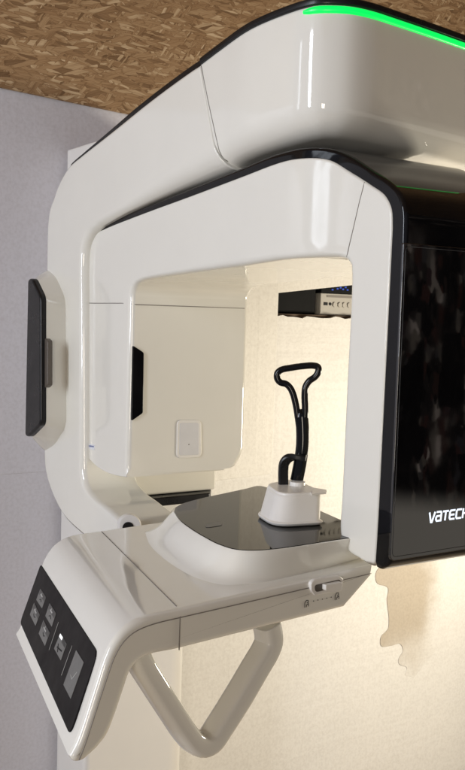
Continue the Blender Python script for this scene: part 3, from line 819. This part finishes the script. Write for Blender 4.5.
loops = [scaled(B_, .96, -.0042), scaled(B_, 1.03, -.003), scaled(B_, 1.075, -.0002), scaled(B_, 1.085, .0014), scaled(B_, 1.07, .0024), scaled(B_, 1.02, .0028), scaled(B_, 1.0, .004)]
for k in range(1, 9):
    t = k/9; loops.append([a.lerp(b, t) + (a-b).cross(NZ).normalized()*0 for a, b in zip(loops[6], T_)])
loops += [scaled(T_, 1.0, -.0035), scaled(T_, .992, -.0016), scaled(T_, .975, -.0004), scaled(T_, .94, 0)]
bm = bmesh.new(); bridge(bm, loops)
blk = link('rest_block', bm, M['white_satin'], chin, sharp=50)
bm = bmesh.new(); lp_ = rounded([PZ(312, 487.5, zt_), PZ(326.5, 489.8, zt_), PZ(326.8, 492.3, zt_), PZ(311, 494, zt_)], .002, 4); prism(bm, [p+NZ*.0004 for p in lp_], NZ*-.003, r0=.001); link('lip', bm, M['white_satin'], blk, sharp=50)
# plane that holds the bar: vertical, through the block
HO = PZ(295, 485, gz+.050); HN = Vector((fw.x, fw.y, 0)).normalized(); HN = (HN + Vector((.25, 0, 0))).normalized()
def onH(a, b, d=0): return PP(a, b, HO+HN*d, HN)
bm = bmesh.new()
collar = onH(297.5, 481.5); tube(bm, [collar-NZ*.012, collar-NZ*.001, collar+NZ*.0005], [.0135, .0135, .012], 24); link('collar', bm, M['white_satin'], chin, sharp=50)
bm = bmesh.new()
cp = catmull([onH(*q) for q in ((283.2, 493), (283.2, 482), (283.2, 470), (284.3, 463), (288, 458.6), (293, 457.2), (300, 457.2), (306, 457.8))], 60)
def flatbar(bm, path, w, t, ref):
    loops = []
    for i, p in enumerate(path):
        a = path[max(i-1, 0)]; b = path[min(i+1, len(path)-1)]; tt = (b-a).normalized()
        s = (ref-tt*ref.dot(tt)).normalized(); n = tt.cross(s)
        wi = w[i] if isinstance(w, list) else w
        sec = [(-1, -.6), (-.8, -1), (.8, -1), (1, -.6), (1, .6), (.8, 1), (-.8, 1), (-1, .6)]
        loops.append([p + s*(u*wi/2) + n*(v*t/2) for u, v in sec])
    bridge(bm, loops)
side = (HN.cross(NZ)).normalized()
flatbar(bm, [p for p in cp], .0165, .0095, HN*.4+side*.92)
link('clip', bm, M['black_satin'], chin, sharp=40)
bm = bmesh.new()
st_ = catmull([onH(*q, .012) for q in ((296.6, 480.5), (300.0, 463), (302.4, 445), (302.4, 428), (301.3, 414), (300.7, 409))], 50)
tube(bm, st_, [.0112 for i in range(44)]+[.0110, .0104, .0094, .008, .006, .003], 22, flat=.62, ref=side)
link('bar', bm, M['black_gloss'], chin, sharp=60)
bm = bmesh.new()
lpx = ((299.8, 432), (298.2, 420), (296.9, 411), (295.2, 402), (293.2, 394.5), (290.2, 388), (286, 384), (280.5, 382.5), (277.3, 378.8), (277.4, 373.2), (281, 370), (291, 367.8), (304, 366), (313, 365.6), (317.8, 367), (318.2, 371.5), (315.3, 376.5), (309, 381.2), (305.6, 386.5), (304.6, 395), (305.0, 408), (304.8, 420), (303.4, 432))
lc = catmull([onH(*q, .012) for q in lpx], 170)
tube(bm, lc, .0057, 14)
link('loop', bm, M['black_gloss'], chin, sharp=60)

# ------------------------------------------------------------------ things on the shelf in the niche
sy = WY+.03
shz = Z0+nz0
dl, dr = PY(320.5, 300, sy).x, 2.29
dz0, dz1 = PY(335, 313, sy).z, PY(322, 293, sy).z
bm = bmesh.new(); box(bm, (nx0+.002, sy-.012, dz0-.03), (nx1-.002, sy+.44, dz0-.008)); tag(link('shelf_board', bm, M['dark_wood'], smooth=False), 'dark brown shelf board behind the torn gap in the foam', 'shelf')
shz = dz0-.008
dv = thing('disc_player', 'silver desktop unit with slot and round keys in the wall gap', 'disc player', ((dl+dr)/2, sy+.15, shz))
bm = bmesh.new(); box(bm, (dl, sy, shz), (dr, sy+.3, dz1), r=.003); link('case', bm, M['silver'], dv, sharp=40)
w_ = dr-dl
bm = bmesh.new(); tz = PY(335, 296.5, sy).z; box(bm, (dl+.025, sy-.0015, tz-.0035), (dr-.03, sy+.002, tz+.0035), r=.0005); link('disc_slot', bm, M['seam'], dv, smooth=False)
kz = PY(330, 304, sy).z
bm = bmesh.new(); xk = PY(325.5, 304, sy).x; box(bm, (xk-.008, sy-.0015, kz-.005), (xk+.008, sy+.002, kz+.005), r=.0005); link('port', bm, M['black_satin'], dv, smooth=False)
bm = bmesh.new(); xk = PY(330, 304, sy).x; tube(bm, [Vector((xk, sy-.002, kz)), Vector((xk, sy+.002, kz))], .005, 14); link('jack', bm, M['black_satin'], dv, sharp=40)
for q in (334.5, 339.5, 344, 349):
    xk = PY(q, 305, sy).x; bm = bmesh.new(); tube(bm, [Vector((xk, sy-.004, kz-.002)), Vector((xk, sy+.002, kz-.002))], .0085, 18); link('knob', bm, M['silver'], dv, sharp=40)
pk = thing('network_box', 'low black box with small blue lights on top of the silver unit', 'network box', ((dl+dr)/2, sy+.15, dz1))
bm = bmesh.new(); box(bm, (dl+.004, sy+.004, dz1+.0005), (dr-.01, sy+.24, dz1+.035), r=.003); link('case', bm, M['dull_black'], pk, sharp=40)
for q, dz in ((338, .014), (341, .018), (343.5, .013), (346, .02), (333, .01), (348, .012)):
    xk = PY(q, 288, sy).x; bm = bmesh.new(); box(bm, (xk-.003, sy+.002, dz1+dz), (xk+.004, sy+.006, dz1+dz+.005)); link('status_light', bm, M['lamp_blue'], pk, smooth=False)
sp = thing('speaker_box', 'plain black box on the shelf left of the silver unit', 'speaker', (dl-.1, sy+.2, shz))
bm = bmesh.new(); box(bm, (nx0+.01, sy+.01, shz), (dl-.012, sy+.3, dz1+.06), r=.004); link('case', bm, M['dull_black'], sp, sharp=40)
bm = bmesh.new(); box(bm, (nx0+.03, sy+.006, shz+.01), (dl-.035, sy+.012, dz1+.05), r=.002); link('grille', bm, M['dull_black'], sp, sharp=40)

# ------------------------------------------------------------------ light
def area(name, loc, target, sx, sy_, power, col, spread=180):
    l = bpy.data.lights.new(name, 'AREA'); l.shape = 'RECTANGLE'; l.size = sx; l.size_y = sy_; l.energy = power; l.color = col; l.spread = math.radians(spread)
    o = bpy.data.objects.new(name, l); C.objects.link(o); o.location = Vector(loc)+Vector((0, 0, Z0))
    d = (Vector(target)-Vector(loc)).normalized(); o.rotation_euler = d.to_track_quat('-Z', 'Y').to_euler()
    return o
area('window_light', (-2.6, 2.0, .60), (1.0, 1.5, .0), .13, 1.8, 3.2, (.84, .91, 1.0))
area('window_light', (-2.4, .85, .65), (1.0, 1.5, .0), .40, 1.7, 62, (.86, .91, 1.0))
area('fill_light_rear', (-1.6, -1.6, -.3), (.7, 1.2, -.6), .40, 1.0, 24, (1.0, .88, .72))  # added warm fill for table front and grip, no real window
area('work_lamp', (2.95, 1.15, -.50), (1.6, 2.2, -.55), .4, .4, 34, (1.0, .905, .73))

w = bpy.data.worlds.new('World'); scene.world = w; w.use_nodes = True
nt = w.node_tree; L = nt.links; bg = nt.nodes['Background']
tc = N(nt, 'ShaderNodeTexCoord'); sx = N(nt, 'ShaderNodeSeparateXYZ'); L.new(tc.outputs['Generated'], sx.inputs[0])
# dim room: lilac daylight from -X, dark workshop towards +X and -Y, brown floor below
base_r = ramp(nt, sx.outputs['X'], [(0, (1, 1, 1)), (1, (0, 0, 0))])
mrx = N(nt, 'ShaderNodeMapRange', interpolation_type='SMOOTHSTEP'); mrx.inputs['From Min'].default_value = .35; mrx.inputs['From Max'].default_value = -.7
L.new(sx.outputs['X'], mrx.inputs['Value'])
mix1 = N(nt, 'ShaderNodeMix', data_type='RGBA'); L.new(mrx.outputs[0], mix1.inputs[0])
mix1.inputs[6].default_value = (.075, .062, .05, 1); mix1.inputs[7].default_value = (.24, .245, .285, 1)
clut = N(nt, 'ShaderNodeMapping'); clut.inputs['Scale'].default_value = (42, 42, 13); L.new(tc.outputs['Generated'], clut.inputs['Vector'])
wn_ = N(nt, 'ShaderNodeTexNoise', i_Scale=16.0, i_Detail=4.0); L.new(tc.outputs['Generated'], wn_.inputs['Vector'])
wv = N(nt, 'ShaderNodeVectorMath', operation='MULTIPLY_ADD'); wv.inputs[1].default_value = (.35, .35, .5); L.new(wn_.outputs['Color'], wv.inputs[0]); L.new(clut.outputs[0], wv.inputs[2])
cn = N(nt, 'ShaderNodeTexVoronoi', i_Scale=1.3, distance='CHEBYCHEV'); L.new(wv.outputs[0], cn.inputs['Vector'])
cn2 = N(nt, 'ShaderNodeTexVoronoi', i_Scale=4.6, distance='CHEBYCHEV'); L.new(wv.outputs[0], cn2.inputs['Vector'])
cmx = N(nt, 'ShaderNodeMix', data_type='RGBA'); cmx.inputs[0].default_value = .42; L.new(cn.outputs['Color'], cmx.inputs[6]); L.new(cn2.outputs['Color'], cmx.inputs[7])
cs = N(nt, 'ShaderNodeSeparateColor'); L.new(cmx.outputs[2], cs.inputs[0])
cr_ = ramp(nt, cs.outputs[0], [(.0, (.03, .03, .03)), (.42, (.08, .08, .09)), (.55, (.35, .34, .36)), (.63, (.7, .33, .3)), (.66, (.45, .5, .7)), (.72, (1.5, 1.5, 1.5)), (.80, (2.4, 2.4, 2.4)), (.86, (5, 5, 5.4))])
mult = N(nt, 'ShaderNodeMix', data_type='RGBA', blend_type='MULTIPLY'); L.new(mix1.outputs[2], mult.inputs[6]); L.new(cr_.outputs[0], mult.inputs[7])
fc = N(nt, 'ShaderNodeMapRange'); fc.inputs['From Min'].default_value = .35; fc.inputs['From Max'].default_value = .1
L.new(mrx.outputs[0], fc.inputs['Value']); fc.inputs['To Min'].default_value = 0; fc.inputs['To Max'].default_value = 1; L.new(fc.outputs[0], mult.inputs[0])
flo = N(nt, 'ShaderNodeMapRange', interpolation_type='SMOOTHSTEP'); flo.inputs['From Min'].default_value = -.17; flo.inputs['From Max'].default_value = -.20; L.new(sx.outputs['Z'], flo.inputs['Value'])
mix2 = N(nt, 'ShaderNodeMix', data_type='RGBA'); fm = N(nt, 'ShaderNodeMath', operation='MULTIPLY'); L.new(flo.outputs[0], fm.inputs[0]); L.new(fc.outputs[0], fm.inputs[1]); flo2 = N(nt, 'ShaderNodeMapRange'); flo2.inputs['From Min'].default_value = -.55; flo2.inputs['From Max'].default_value = -.35; L.new(sx.outputs['Z'], flo2.inputs['Value']); fm2 = N(nt, 'ShaderNodeMath', operation='MULTIPLY'); L.new(fm.outputs[0], fm2.inputs[0]); L.new(flo2.outputs[0], fm2.inputs[1]); L.new(fm2.outputs[0], mix2.inputs[0]); L.new(mult.outputs[2], mix2.inputs[6]); mix2.inputs[7].default_value = (.55, .5, .43, 1)
L.new(mix2.outputs[2], bg.inputs['Color']); bg.inputs['Strength'].default_value = 1.0

scene.view_settings.view_transform = 'Standard'; scene.view_settings.look = 'None'
scene.view_settings.exposure = .06; scene.view_settings.gamma = 1
scene.cycles.max_bounces = 8; scene.cycles.use_denoising = True
